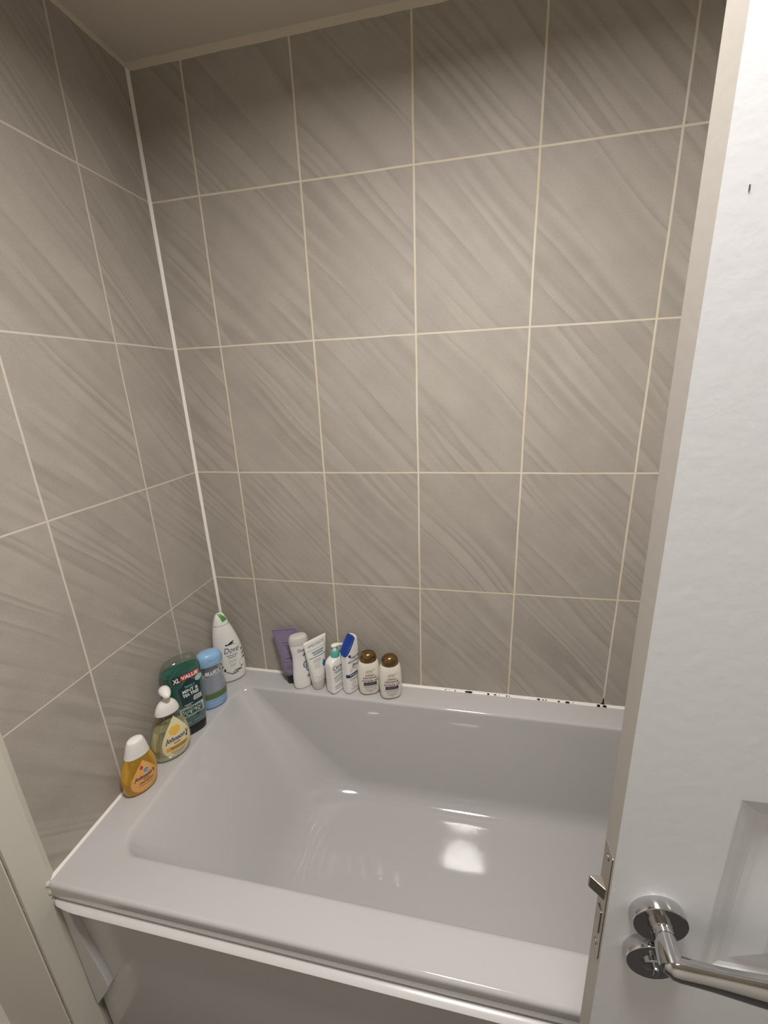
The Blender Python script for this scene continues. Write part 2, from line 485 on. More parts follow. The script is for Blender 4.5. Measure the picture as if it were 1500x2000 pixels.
for s in [0, .2, .4, .6, .8, 1] + [1 + k/8 for k in range(1, 9)] + [2 + k/9 for k in range(1, 10)]:
    q = {k: inset(k, s) for k in 'lrfb'}
    z = sum(q[k][1] for k in 'lrfb')/4
    dep = max(0, (ZO - z)/(ZO - ZF))
    r = .055 + .125*dep**1.25
    ya, yb = IY0 + q['f'][0], IY1 - q['b'][0]
    ring_ = rring(IX0 + q['l'][0], IX1 - q['r'][0], ya, yb, max(min(r, (yb - ya)*.46), .01), z)
    rings.append(ring_)
last = rings[-1]
cx = sum(p.x for p in last)/len(last); cy = sum(p.y for p in last)/len(last)
for k in (.8, .55, .3):
    rings.append([Vector((cx + (p.x-cx)*(1-(1-k)*.35), cy + (p.y-cy)*k, ZF)) for p in last])
tub = MB().rings(rings, cap0=False, cap1=True)
tub_o = tub.build('bathtub', M['acrylic'], smooth=True)
tag(tub_o, 'white acrylic bathtub with a sloping end, built in against the tiled walls', 'bathtub')

# moulded front panel below the rim
def sd_rr(x, z, x0, x1, z0, z1, r):
    cx_, cz_ = (x0+x1)/2, (z0+z1)/2
    qx = abs(x-cx_) - (x1-x0)/2 + r; qz = abs(z-cz_) - (z1-z0)/2 + r
    return math.hypot(max(qx, 0), max(qz, 0)) + min(max(qx, qz), 0) - r
def sstep(a, b, x):
    t = max(0, min(1, (x-a)/(b-a))); return t*t*(3-2*t)
PX0, PX1 = .006, 1.715
rows = []
nx = 190
xs = [PX0 + (PX1-PX0)*(k/nx)**1.9 for k in range(nx+1)]
def ledge(x):   # plan shape of the bright ledge: curves in to the wall at the left end
    return -.700 - .0105*min(1, math.sqrt(max(0, 1-(1-min(1, (x-PX0)/.095))**2)) + .08)
prof = [('l', -.66, .5025), ('e', .3, .5025), ('e', .8, .5015), ('e', 1.0, .497), ('e', .9, .4925), ('e', .3, .4905)]
for p in prof:
    if p[0] == 'l': rows.append([(x, p[1], p[2]) for x in xs])
    else: rows.append([(x, -.690 + (ledge(x) + .690)*p[1], p[2]) for x in xs])
pn = MB().rings(rows, False, False, closed=False)
bp = empty('bath_panel', (0, 0, 0))
tag(bp, 'white moulded plastic bath front panel with a ledge under the tub rim', 'bath panel')
pn.build('ledge', M['panel'], bp, smooth=True, auto=math.radians(50))
bow = []
for k in range(25):
    z = .4915 - (.4915 - .002)*k/24
    bow.append([(x, -.6815 - .004*math.sin(PI*k/24)*sstep(.0, .25, x), z) for x in xs[::6] + [PX1]])
MB().rings(bow, False, False, closed=False).build('front_panel', M['panel'], bp, smooth=True)
out_ = [(.006, .4905), (.026, .4905), (.029, .43), (.0345, .388), (.0445, .335), (.053, .288), (.0585, .250), (.0605, .225), (.057, .212), (.006, .135)]
st_ = MB().rings([[(x, -.680, z) for x, z in out_], [(x, -.6965, z) for x, z in out_]]).build('end_strip', M['panel'], bp)
bevel(st_, .003, 3)

# sealant along the tub, with black mould spots on the back run
s1 = bead('trim_6', (0, -.692, .5495), (0, 0, .5495), (1, 0, 0), (0, 0, 1), .0055, M['sealant'], .12, 60); s1['kind'] = 'structure'
n = 200
bv = []
for i in range(n + 1):
    c = Vector((1.718*i/n, 0, .5485)); k = .0075*(1 + .12*(random.random()-.5))
    bv.append([c, c + Vector((0, -k, 0)), c + Vector((0, -k*.45, k*.45)), c + Vector((0, 0, k))])
sb = MB().rings(bv)
spots = [(.777, .004, .0025), (.789, .0025, .002), (.807, .0045, .0025), (.852, .021, .0055), (.842, .008, .005), (.911, .007, .0055), (.932, .008, .003),
         (.944, .002, .002), (.968, .006, .003), (.976, .003, .003), (1.063, .010, .0045), (1.076, .005, .0025), (1.085, .004, .003), (1.122, .007, .0038),
         (1.147, .013, .0052), (1.163, .003, .002), (1.235, .011, .007), (1.252, .012, .006)]
for x, w, h in spots:
    k0 = len(sb.v); m = 14
    for j in range(m):
        a = 2*PI*j/m; rr = 1 + .35*(random.random() - .5)
        s = math.sin(a)*h*.5*rr
        sb.v.append((x + math.cos(a)*w*.5*rr, -.0050 + s*.75 - .0006, .5485 + .0052 + s*.6 + .0002))
    sb.f.append([k0 + j for j in range(m)]); sb.i.append(1)
# mould creeping up the grout joint
k0 = len(sb.v)
gx = .14556 + .27559*4
sb.v += [(gx - .007, -.0012, .556), (gx + .006, -.0012, .556), (gx + .0022, -.0012, .560), (gx + .0014, -.0012, .580), (gx - .0012, -.0012, .578), (gx - .0022, -.0012, .562)]
sb.f.append([k0 + j for j in range(6)]); sb.i.append(1)
sb.build('trim_7', [M['sealant'], M['mould']])['kind'] = 'structure'

# ---------------------------------------------------------------- door (free edge at the left, face towards the camera)
AX, AY, PHI, ZS, BS, TH, SPC, RH, TI = .99342, -.80033, .016328, .96569, .046182, .028867, .059354, .011875, .01066
fx = Vector((math.cos(PHI), math.sin(PHI), 0)); nx_ = Vector((fx.y, -fx.x, 0))
fu = fx*math.cos(TI) + Vector((0, 0, 1))*math.sin(TI)
uu = Vector((0, 0, 1))*math.cos(TI) - fx*math.sin(TI)
O = Vector((AX, AY, 1.0)) - uu*1.0
# local x along the face, local y into the door (away from camera), local z up
DM = Matrix(((fu.x, -nx_.x, uu.x, O.x), (fu.y, -nx_.y, uu.y, O.y), (fu.z, -nx_.z, uu.z, O.z), (0, 0, 0, 1)))
door = empty('door_1', mw=DM)
tag(door, kind='structure')
DW, DH = .715, 1.985
def panelled(name, panels, mats, parent):
    xs_ = sorted({0, DW, *[v for p in panels for v in p[:2]]}); zs_ = sorted({.012, DH, *[v for p in panels for v in p[2:]]})
    b = MB()
    for i in range(len(xs_)-1):
        for j in range(len(zs_)-1):
            x0, x1, z0, z1 = xs_[i], xs_[i+1], zs_[j], zs_[j+1]
            n0 = len(b.v)
            if any(abs(p[0]-x0) < 1e-6 and abs(p[2]-z0) < 1e-6 for p in panels):
                prof_ = [(0, 0), (.002, .0015), (.009, .0035), (.018, .0075), (.0225, .0085), (.030, .0085), (.033, .0080), (.055, .0025), (.060, .0022)]
                rr = [[(x0+a, d, z0+a), (x1-a, d, z0+a), (x1-a, d, z1-a), (x0+a, d, z1-a)] for a, d in prof_]
                b.rings(rr, cap0=False, cap1=True)
            else:
                b.v += [(x0, 0, z0), (x1, 0, z0), (x1, 0, z1), (x0, 0, z1)]
                b.f.append([n0, n0+1, n0+2, n0+3]); b.i.append(0)
    # sides and back
    k = len(b.v)
    b.v += [(0, 0, .012), (0, TH, .012), (0, TH, DH), (0, 0, DH), (DW, 0, .012), (DW, TH, .012), (DW, TH, DH), (DW, 0, DH)]
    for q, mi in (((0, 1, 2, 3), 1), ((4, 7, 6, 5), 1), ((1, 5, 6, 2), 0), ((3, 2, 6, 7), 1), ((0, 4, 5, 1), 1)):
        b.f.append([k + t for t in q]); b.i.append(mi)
    return b.build(name, mats, parent)
pw = .22
pan = []
for z0, z1 in ((.16, .74), (.872, 1.130), (1.31, 1.86)):
    for x0 in (.097, DW - .097 - pw): pan.append((x0, x0 + pw, z0, z1))
leaf = panelled('door_leaf', pan, [M['door_paint'], M['edge_paint']], door)
bevel(leaf, .0012, 2)
# paint chip marks on the door face
chips = MB()
for (x, z, w, h, mi) in ((.0158, 1.6140, .0008, .0030, 0),):
    chips.box(x - w/2, x + w/2, -.0004, .0003, z - h/2, z + h/2)
o = chips.build('paint_chip', M['chip'], door); o['label'] = 'small dark chip in the paint'
# lock faceplate, bolt and screws on the edge
fpz0, fpz1 = .867, 1.027
lp = MB().box(-.0012, .004, TH/2 - .0108, TH/2 + .0108, fpz0, fpz1).build('lock_faceplate', M['steel'], door)
bevel(lp, .001, 2); lp['label'] = 'worn steel lock faceplate'
for z in (fpz0 + .012, fpz1 - .012):
    prof_ = lathe([(0.0001, 0), (.0036, 0), (.0034, .0008), (.0012, .0009), (.001, .0002), (.0001, .0002)], 18)
    rr = [[(-.0012 - p[2], TH/2 + p[0], z + p[1]) for p in r] for r in prof_]
    MB().rings(rr).build('screw', M['steel'], lp, smooth=True)
lb = MB()
y0, y1 = TH/2 - .0068, TH/2 + .0072
lb.rings([[(-.0005, y1, ZS - .0085), (-.0145, y1, ZS - .0085), (-.0135, y1 - .002, ZS - .0085), (-.0005, y0, ZS - .0085)],
          [(-.0005, y1, ZS + .0085), (-.0145, y1, ZS + .0085), (-.0135, y1 - .002, ZS + .0085), (-.0005, y0, ZS + .0085)]])
o = lb.build('latch_bolt', M['steel'], door); bevel(o, .0006, 2)
db = MB().box(-.0024, -.001, TH/2 - .005, TH/2 + .005, ZS - .065, ZS - .030).build('dead_bolt', M['steel'], door); bevel(db, .0005, 2)
# roses
def along_n(prof_, cx_, cz_, seg=48):
    """lathe about the door normal; prof = (radius, height off the face)"""
    return [[(cx_ + r*math.cos(2*PI*k/seg), -h, cz_ + r*math.sin(2*PI*k/seg)) for k in range(seg)] for r, h in prof_]
rose_prof = [(.026, 0), (.0262, .0006), (.026, .0108), (.0257, .0115), (.0250, .0119), (.0240, .0119), (.0125, .0119)]
dh = empty('door_handle'); dh.parent = door
MB().rings(along_n(rose_prof + [(.0001, .0119)], BS, ZS)).build('rose', M['chrome'], dh, smooth=True, auto=math.radians(35))
MB().rings(along_n([(.0115, .0118), (.0115, .0155), (.0105, .016), (.0100, .021)], BS, ZS)).build('collar', M['chrome'], dh, smooth=True, auto=math.radians(35))
pth = [(BS, -.0160, ZS), (BS - .0008, -.026, ZS - .001), (BS - .0015, -.036, ZS - .002), (BS - .0015, -.0435, ZS - .003)]
neck = tube(pth, [(.0095, .0095), (.0105, .0102), (.0118, .0112), (.0126, .0118)], 28)
MB().rings(neck).build('neck', M['chrome'], dh, smooth=True, auto=math.radians(50))
lv, lr_ = [], []
for t in [k/22 for k in range(23)]:
    x = BS - .0095 + .135*t
    lv.append((x, -.0415 - .0065*t - .002*math.sin(PI*t), ZS - .0030 - .0015*t))
    wz = .0112 + .0050*sstep(.1, .8, t)
    wy = .0098 - .0012*sstep(0, .3, t) + .0030*sstep(.3, .9, t)
    lr_.append((wy, wz))
lr_[0] = (.005, .006); lr_[1] = (.0090, .0100)
lr_[-1] = (.003, .005)
rr = tube(lv, lr_, 28, (1, (0, 0, 1)))
MB().rings(rr).build('lever', M['chrome'], dh, smooth=True, auto=math.radians(60))
tt = empty('thumb_turn'); tt.parent = door
MB().rings(along_n(rose_prof + [(.0001, .0119)], BS, ZS - SPC)).build('rose', M['chrome'], tt, smooth=True, auto=math.radians(35))
MB().rings(along_n([(.0095, .0118), (.0095, .0140), (.0085, .0146), (.0001, .0146)], BS, ZS - SPC)).build('boss', M['chrome'], tt, smooth=True, auto=math.radians(35))
sn = MB().box(BS - .0022, BS + .0022, -.0205, -.014, ZS - SPC - .0065, ZS - SPC + .0065).build('snib', M['chrome'], tt); bevel(sn, .0018, 3)

# ---------------------------------------------------------------- ceiling light (above and behind the camera)
cl = empty('ceiling_light', (LAMP[0], LAMP[1], CEIL))
tag(cl, 'round flush white ceiling light above the floor in front of the bath', 'ceiling light')
MB().rings(lathe([(.155, 0), (.155, -.028), (.152, -.034), (.144, -.036), (.144, -.030), (.0001, -.030)], 56), cap0=False).build('lamp_rim', M['lamp_body'], cl, smooth=True, auto=math.radians(35))

# ---------------------------------------------------------------- bottles
SEG = 72
def catmull(secs, per=6):
    """smooth a section list (z, a, b, n, cx, cy)"""
    out = []
    for i in range(len(secs) - 1):
        p0, p1, p2, p3 = secs[max(i-1, 0)], secs[i], secs[i+1], secs[min(i+2, len(secs)-1)]
        for k in range(per):
            t = k/per
            q = []
            for d in range(6):
                m1 = (p2[d]-p0[d])*.5; m2 = (p3[d]-p1[d])*.5
                if d == 0: q.append(p1[0] + (p2[0]-p1[0])*t); continue
                dz1 = (p2[0]-p0[0]) or 1e-6; dz2 = (p3[0]-p1[0]) or 1e-6; dz = p2[0]-p1[0]
                m1 = (p2[d]-p0[d])/dz1*dz; m2 = (p3[d]-p1[d])/dz2*dz
                q.append((2*t**3-3*t*t+1)*p1[d] + (t**3-2*t*t+t)*m1 + (-2*t**3+3*t*t)*p2[d] + (t**3-t*t)*m2)
            q[1] = max(q[1], .0004); q[2] = max(q[2], .0004)
            out.append(tuple(q))
    out.append(tuple(secs[-1]))
    return out
def S(z, a, b, n=2.0, cx=0.0, cy=0.0): return (z, a, b, n, cx, cy)
def ring(s, grow=0.0, shrinkz=0.0):
    z, a, b, n, cx_, cy_ = s
    a += grow; b += grow
    r = []
    for k in range(SEG):
        t = 2*PI*k/SEG; c, d = math.cos(t), math.sin(t)
        r.append((cx_ + a*math.copysign(abs(c)**(2/n), c), cy_ + b*math.copysign(abs(d)**(2/n), d), z))
    return r
def at_z(secs, z):
    if z <= secs[0][0]: return secs[0]
    for p, q in zip(secs, secs[1:]):
        if p[0] <= z <= q[0]:
            t = (z - p[0])/max(q[0]-p[0], 1e-9)
            return tuple(a + (b-a)*t for a, b in zip(p, q))
    return secs[-1]
def rounded(secs, rb=.004, rt=.003):
    """round the bottom and top edges of a section list"""
    s0, s1 = secs[0], secs[-1]
    lo_ = [S(s0[0] + rb*(1-math.cos(t)), s0[1] - rb*(1-math.sin(t)), s0[2] - rb*(1-math.sin(t)), s0[3], s0[4], s0[5]) for t in (0, .35, .7, 1.05, 1.4)] if rb else []
    hi_ = [S(s1[0] - rt*(1-math.cos(t)), s1[1] - rt*(1-math.sin(t)), s1[2] - rt*(1-math.sin(t)), s1[3], s1[4], s1[5]) for t in (1.4, 1.05, .7, .35, 0)] if rt else []
    mid = [s for s in secs if (s0[0] + rb*.9 < s[0] or not rb) and (s[0] < s1[0] - rt*.9 or not rt)]
    return lo_ + mid + hi_
def solid(name, secs, m, parent, grow=0.0, auto=None, midx=None):
    b = MB().rings([ring(s, grow) for s in secs])
    o = b.build(name, m, parent, smooth=True, auto=auto)
    if midx:
        for p in o.data.polygons: p.material_index = midx(p.center)
    return o

class Decal:
    """printed artwork wrapped onto the front (or a side) of a bottle: one mesh, several inks"""
    def __init__(s, secs):
        s.secs = secs; s.k = None; s.v = []; s.f = []; s.i = []; s.m = []
    def mi(s, m):
        if m not in s.m: s.m.append(m)
        return s.m.index(m)
    def put(s, x, z, lay):
        if s.k: x = s.k[1] + (x - s.k[1])*s.k[0]; z = s.k[3] + (z - s.k[2])*s.k[0]
        q = at_z(s.secs, z)
        a, b, n, cx_, cy_ = q[1:]
        e = .00035 + .00022*lay
        t = min(abs((x - cx_)/a), .985)
        y = cy_ - b*(1 - t**n)**(1/n)
        return (x, y - e, z)
    def poly(s, pts, m, lay=0, c=None, rings_=12):
        if c is None: c = (sum(p[0] for p in pts)/len(pts), sum(p[1] for p in pts)/len(pts))
        dense = []
        for p, q in zip(pts, pts[1:] + pts[:1]):
            k = max(1, int(math.hypot(p[0]-q[0], p[1]-q[1])/.004))
            dense += [(p[0] + (q[0]-p[0])*j/k, p[1] + (q[1]-p[1])*j/k) for j in range(k)]
        n0 = len(s.v); n = len(dense); k = s.mi(m)
        for r in range(1, rings_ + 1):
            s.v += [s.put(c[0] + (p[0]-c[0])*r/rings_, c[1] + (p[1]-c[1])*r/rings_, lay) for p in dense]
        s.v.append(s.put(c[0], c[1], lay)); ce = len(s.v) - 1
        for j in range(n): s.f.append([ce, n0 + j, n0 + (j+1) % n]); s.i.append(k)
        for r in range(rings_ - 1):
            for j in range(n):
                s.f.append([n0 + r*n + j, n0 + (r+1)*n + j, n0 + (r+1)*n + (j+1) % n, n0 + r*n + (j+1) % n]); s.i.append(k)
        return s
    def rect(s, x, z, w, h, m, lay=1, rot=0.0):
        c, d = math.cos(rot), math.sin(rot)
        nr = max(1, int(max(w, h)/.005))
        return s.poly([(x + a*c - b*d, z + a*d + b*c) for a, b in ((-w/2, -h/2), (w/2, -h/2), (w/2, h/2), (-w/2, h/2))], m, lay, (x, z), nr)
    def ell(s, x, z, rx, rz, m, lay=1, rot=0.0, n=26):
        c, d = math.cos(rot), math.sin(rot)
        return s.poly([(x + rx*math.cos(t)*c - rz*math.sin(t)*d, z + rx*math.cos(t)*d + rz*math.sin(t)*c) for t in [2*PI*k/n for k in range(n)]], m, lay, (x, z), 3)
    def arc(s, x, z, rx, rz, a0, a1, w, m, lay=1, n=24):
        k0 = len(s.v); k = s.mi(m)
        for j in range(n + 1):
            t = a0 + (a1-a0)*j/n
            for g in (-.5, .5): s.v.append(s.put(x + (rx + g*w)*math.cos(t), z + (rz + g*w)*math.sin(t), lay))
        for j in range(n):
            s.f.append([k0 + 2*j, k0 + 2*j + 1, k0 + 2*j + 3, k0 + 2*j + 2]); s.i.append(k)
        return s
    def drop(s, x, z0, z1, w, m, lay=0, sharp=1.0):
        """teardrop pointing up"""
        pts = []
        h = z1 - z0; r = w/2
        for k in range(40):
            t = 2*PI*k/40
            zz = .5*(1 - math.cos(t))
            xx = r*math.sin(t)*(math.sin(PI*min(1, zz*.0 + .5)))*(1 - zz)**(.55*sharp)*1.38
            pts.append((x + xx, z0 + h*zz))
        return s.poly(pts, m, lay, (x, z0 + h*.38))
    def text(s, body, x, z, m, w=None, h=None, lay=2, shear=0.0, bold=0.0, rot=0.0, spacing=1.0):
        cu = bpy.data.curves.new('lettering', 'FONT')
        cu.body = body; cu.size = 1.0; cu.align_x = 'CENTER'; cu.align_y = 'CENTER'
        cu.shear = shear; cu.offset = bold; cu.resolution_u = 3; cu.space_character = spacing
        to = bpy.data.objects.new('lettering', cu); C.objects.link(to)
        dg = bpy.context.evaluated_depsgraph_get(); dg.update()
        me = bpy.data.meshes.new_from_object(to.evaluated_get(dg))
        bm = bmesh.new(); bm.from_mesh(me)
        bmesh.ops.triangulate(bm, faces=bm.faces)
        xs_ = [v.co.x for v in bm.verts]; ys_ = [v.co.y for v in bm.verts]
        x0, x1, y0, y1 = min(xs_), max(xs_), min(ys_), max(ys_)
        sx = (w/(x1-x0)) if w else None; sy = (h/(y1-y0)) if h else None
        sx = sx or sy; sy = sy or sx
        k0 = len(s.v); k = s.mi(m); c, d = math.cos(rot), math.sin(rot)
        bm.verts.index_update()
        for v in bm.verts:
            a = (v.co.x - (x0+x1)/2)*sx; b = (v.co.y - (y0+y1)/2)*sy
            s.v.append(s.put(x + a*c - b*d, z + a*d + b*c, lay))
        for f in bm.faces: s.f.append([k0 + v.index for v in f.verts]); s.i.append(k)
        bm.free(); bpy.data.objects.remove(to); bpy.data.meshes.remove(me); bpy.data.curves.remove(cu)
        return s
    def lines(s, x, z, widths, gap, hh, m, lay=2):
        """rows of print too fine to read"""
        for i, w in enumerate(widths):
            zz = z - i*gap; xx = x - w/2
            while xx < x + w/2 - .001:
                seg = min(random.uniform(.003, .008), x + w/2 - xx)
                s.rect(xx + seg/2, zz, seg*.86, hh, m, lay); xx += seg
        return s
    def build(s, parent, name='label'):
        me = bpy.data.meshes.new(name)
        me.from_pydata(s.v, [], s.f)
        for m in s.m: me.materials.append(m)
        for p, i in zip(me.polygons, s.i): p.material_index = i
        bm = bmesh.new(); bm.from_mesh(me)
        for f in bm.faces:
            f.smooth = True
            f.normal_update()
            if f.normal.y > 0: f.normal_flip()
        bm.to_mesh(me); bm.free()
        o = bpy.data.objects.new(name, me); C.objects.link(o); o.parent = parent
        return o

def place(root, x, y, yaw, lean_x=0.0, lean_y=0.0, roll=0.0):
    """stand a bottle on the rim at x, y: yaw about up, roll in its own face plane, lean about world axes, then drop onto the rim"""
    R = Matrix.Rotation(lean_x, 3, 'Y') @ Matrix.Rotation(lean_y, 3, 'X') @ Matrix.Rotation(yaw, 3, 'Z') @ Matrix.Rotation(roll, 3, 'Y')
    dz = -1e9
    for ch in root.children:
        if ch.type != 'MESH': continue
        for v in ch.data.vertices:
            if v.co.z < .012:
                p = R @ v.co
                dz = max(dz, rim_z(x + p.x, y + p.y) - p.z)
    m = R.to_4x4(); m.translation = (x, y, dz + .0003)
    root.matrix_world = m
    return root
rad = math.radians

# --- amber shampoo
def b_amber():
    t = empty('shampoo_bottle')
    tag(t, 'small amber shampoo bottle with white cap, nearest the front edge of the bath', 'bottle', 'bottles along the left wall')
    body = catmull([S(0, .031, .018), S(.012, .0375, .0215), S(.040, .0410, .0235), S(.066, .0400, .0232), S(.092, .0350, .0208), S(.112, .0280, .0172), S(.120, .0250, .0155)])
    body = rounded(body, .005, .001)
    solid('body', body, M['amber'], t)
    cap = catmull([S(.1135, .0285, .0180, 2.1), S(.124, .0262, .0172, 2.1), S(.140, .0230, .0156, 2.1), S(.152, .0195, .0138, 2.1), S(.1585, .0160, .0115, 2.0), S(.161, .008, .006, 2.0)])
    cp = rounded(cap, .0012, 0)
    solid('cap', cp, M['white_plastic'], t)
    d = Decal(body)
    d.drop(.004, .010, .104, .061, M['peach_label'], 0)
    d.drop(-.001, .0795, .0925, .0075, M['red_print'], 1)
    d.ell(.008, .0735, .0075, .0066, M['white_print'], 1).ell(.008, .0735, .0063, .0054, M['blue_ink'], 2).rect(.008, .0735, .008, .0016, M['white_print'], 3)
    d.text('Johnson\u2019s', .004, .0565, M['navy'], w=.050, h=.0140, shear=.35, bold=.028)
    d.text('baby', .008, .0475, M['navy'], w=.017, h=.006, shear=.25, bold=.006)
    d.text('shampoo', .006, .0402, M['ink'], w=.033, h=.0068, shear=.2, bold=.02)
    d.lines(.005, .0335, (.038, .030), .0042, .0014, M['peach_print'])
    d.lines(.005, .0245, (.026,), .0042, .0012, M['white_print'])
    d.build(t)
    place(t, .0375, -.4760, rad(62), rad(6.5))
b_amber()

# --- pale yellow wash with pump
def b_pump():
    t = empty('pump_bottle')
    tag(t, 'clear bottle of pale yellow wash with white pump, beside the amber bottle', 'pump bottle', 'bottles along the left wall')
    body = catmull([S(0, .033, .018), S(.014, .0440, .0230), S(.050, .0510, .0265), S(.085, .0470, .0250), S(.120, .0375, .0210), S(.148, .0285, .0170), S(.158, .0255, .0160)])
    body = rounded(body, .006, .001)
    solid('body', body, M['clear_yellow'], t)
    liq = [s for s in body if s[0] < .105] + [at_z(body, .105)]
    liq = [S(s[0] + (.0022 if s[0] < .004 else 0), s[1] - .0022, s[2] - .0022, s[3], s[4], s[5]) for s in liq]
    solid('liquid', liq, M['pale_liquid'], t, auto=rad(50))
    col = catmull([S(.1505, .0302, .0190, 2.1), S(.162, .0280, .0182, 2.1), S(.176, .0215, .0155, 2.1), S(.184, .0135, .0120), S(.187, .0100, .0098)])
    solid('collar', rounded(col, .0012, .0012), M['white_plastic'], t)
    ph = empty('pump_head'); ph.parent = t
    MB().rings(lathe([(.0062, .184), (.0060, .208)], 24)).build('stem', M['white_plastic'], ph, smooth=True, auto=rad(40))
    hd = tube([(0, .0165, .2125), (0, .014, .2130), (0, .006, .2145), (0, -.003, .2155), (0, -.012, .2150), (0, -.021, .2125), (0, -.026, .2105)],
              [(.004, .004), (.0095, .0085), (.0135, .0118), (.0140, .0122), (.0122, .0100), (.0085, .0070), (.004, .004)], 32)
    MB().rings(hd).build('spout', M['white_plastic'], ph, smooth=True)
    MB().rings(lathe([(.0012, .010), (.0012, .184)], 10)).build('dip_tube', M['clear_cap'], t, smooth=True)
    d = Decal(body)
    d.drop(.008, .014, .142, .072, M['cream_label'], 0)
    # plain yellow splash (the picture on it is left plain)
    sp = []
    for k in range(48):
        a = 2*PI*k/48
        r = .0150 + .0013*math.sin(7*a) + .0010*math.sin(11*a + 1)
        sp.append((.006 + r*math.cos(a)*.98, .1005 + r*math.sin(a)*.92))
    d.poly(sp, M['yellow_print'], 1, rings_=4)
    d.text('Johnson\u2019s', .009, .0735, M['navy'], w=.062, h=.0190, shear=.35, bold=.026)
    d.drop(.034, .0615, .0700, .0055, M['navy'], 2)
    d.text('baby', .009, .0615, M['navy'], w=.020, h=.0078, shear=.25, bold=.006)
    d.poly([(-.0205, .0405), (.0365, .0405), (.0355, .0535), (-.0195, .0535)], M['orange_band'], 1, rings_=3)
    d.lines(.010, .0500, (.042, .038), .0052, .0022, M['brown_ink'], 2)
    d.lines(.010, .0350, (.040, .036, .030), .0040, .0012, M['grey_ink'])
    d.lines(.009, .0210, (.020,), .0040, .0016, M['grey_ink'])
    d.build(t)
    place(t, .0500, -.3728, rad(56), rad(5))
b_pump()

# --- tall green shower gel standing on its cap
def b_green():
    t = empty('shower_gel_bottle')
    tag(t, 'tall dark green mint shower gel bottle standing on its black cap', 'bottle', 'bottles along the left wall')
    secs = catmull([S(.030, .0490, .0245, 3.2), S(.060, .0520, .0265, 3.4), S(.130, .0540, .0275, 3.6), S(.205, .0525, .0268, 3.4), S(.232, .0490, .0245, 3.0), S(.246, .0400, .0195, 2.6), S(.2535, .0240, .0115, 2.4), S(.2548, .008, .004, 2.2)])
    solid('body', secs, M['clear_green'], t)
    gel = [s for s in secs if s[0] < .215] + [at_z(secs, .2150)]
    gel = [S(s[0] + (.0012 if i == 0 else 0), s[1] - .0018, s[2] - .0018, s[3]) for i, s in enumerate(gel)]
    solid('gel', gel, M['green_gel'], t, auto=rad(50))
    cap = rounded([S(0, .0475, .0235, 3.0), S(.028, .0490, .0245, 3.2)], .003, .0008)
    solid('cap', cap, M['black_plastic'], t)
    d = Decal(secs)
    d.poly([(.004, .128), (.022, .140), (.040, .128), (.040, .082), (.022, .060), (.004, .082)][::1], M['deep_green'], 0)
    d.poly([(-.020, .168), (.010, .196), (.040, .168), (.036, .112), (.012, .094), (-.016, .112)], M['deep_green'], 1)
    d.rect(-.022, .2015, .021, .0185, M['ink'], 1).text('XL', -.022, .2015, M['white_print'], w=.018, h=.0145, bold=.03)
    d.rect(.014, .2025, .051, .0155, M['red_print'], 1).text('VALUE', .014, .2025, M['white_print'], w=.047, h=.0115, bold=.03)
    d.ell(.037, .184, .0105, .0085, M['white_print'], 1, .3).ell(.037, .184, .0090, .0070, M['mint_print'], 2, .3).lines(.037, .186, (.011, .009), .004, .0016, M['white_print'], 3)
    d.text('TINGLY', .010, .1700, M['mint_print'], w=.028, h=.0070, bold=.01)
    d.text('MINT &', .010, .1570, M['white_print'], w=.043, h=.0105, bold=.016)
    d.text('TEA TREE', .010, .1435, M['white_print'], w=.044, h=.0105, bold=.03)
    d.lines(.027, .1310, (.022, .024, .026, .024), .0042, .0024, M['white_print'])
    d.lines(.000, .1120, (.024, .014), .0042, .0016, M['white_print'])
    d.rect(.008, .0870, .066, .0335, M['white_print'], 1).rect(.008, .0870, .0640, .0315, M['pale_mint'], 2)
    d.text('ORIGINAL', .008, .0945, M['ink'], w=.060, h=.0118, lay=3, bold=.04)
    d.text('SOURCE', .008, .0800, M['ink'], w=.060, h=.0135, lay=3, bold=.05)
    d.text('500ml', .022, .0470, M['mint_print'], w=.024, h=.0055)
    d.lines(-.010, .0470, (.022,), .004, .0035, M['mint_print'])
    d.build(t)
    place(t, .0405, -.2870, rad(57), rad(3.0))
b_green()

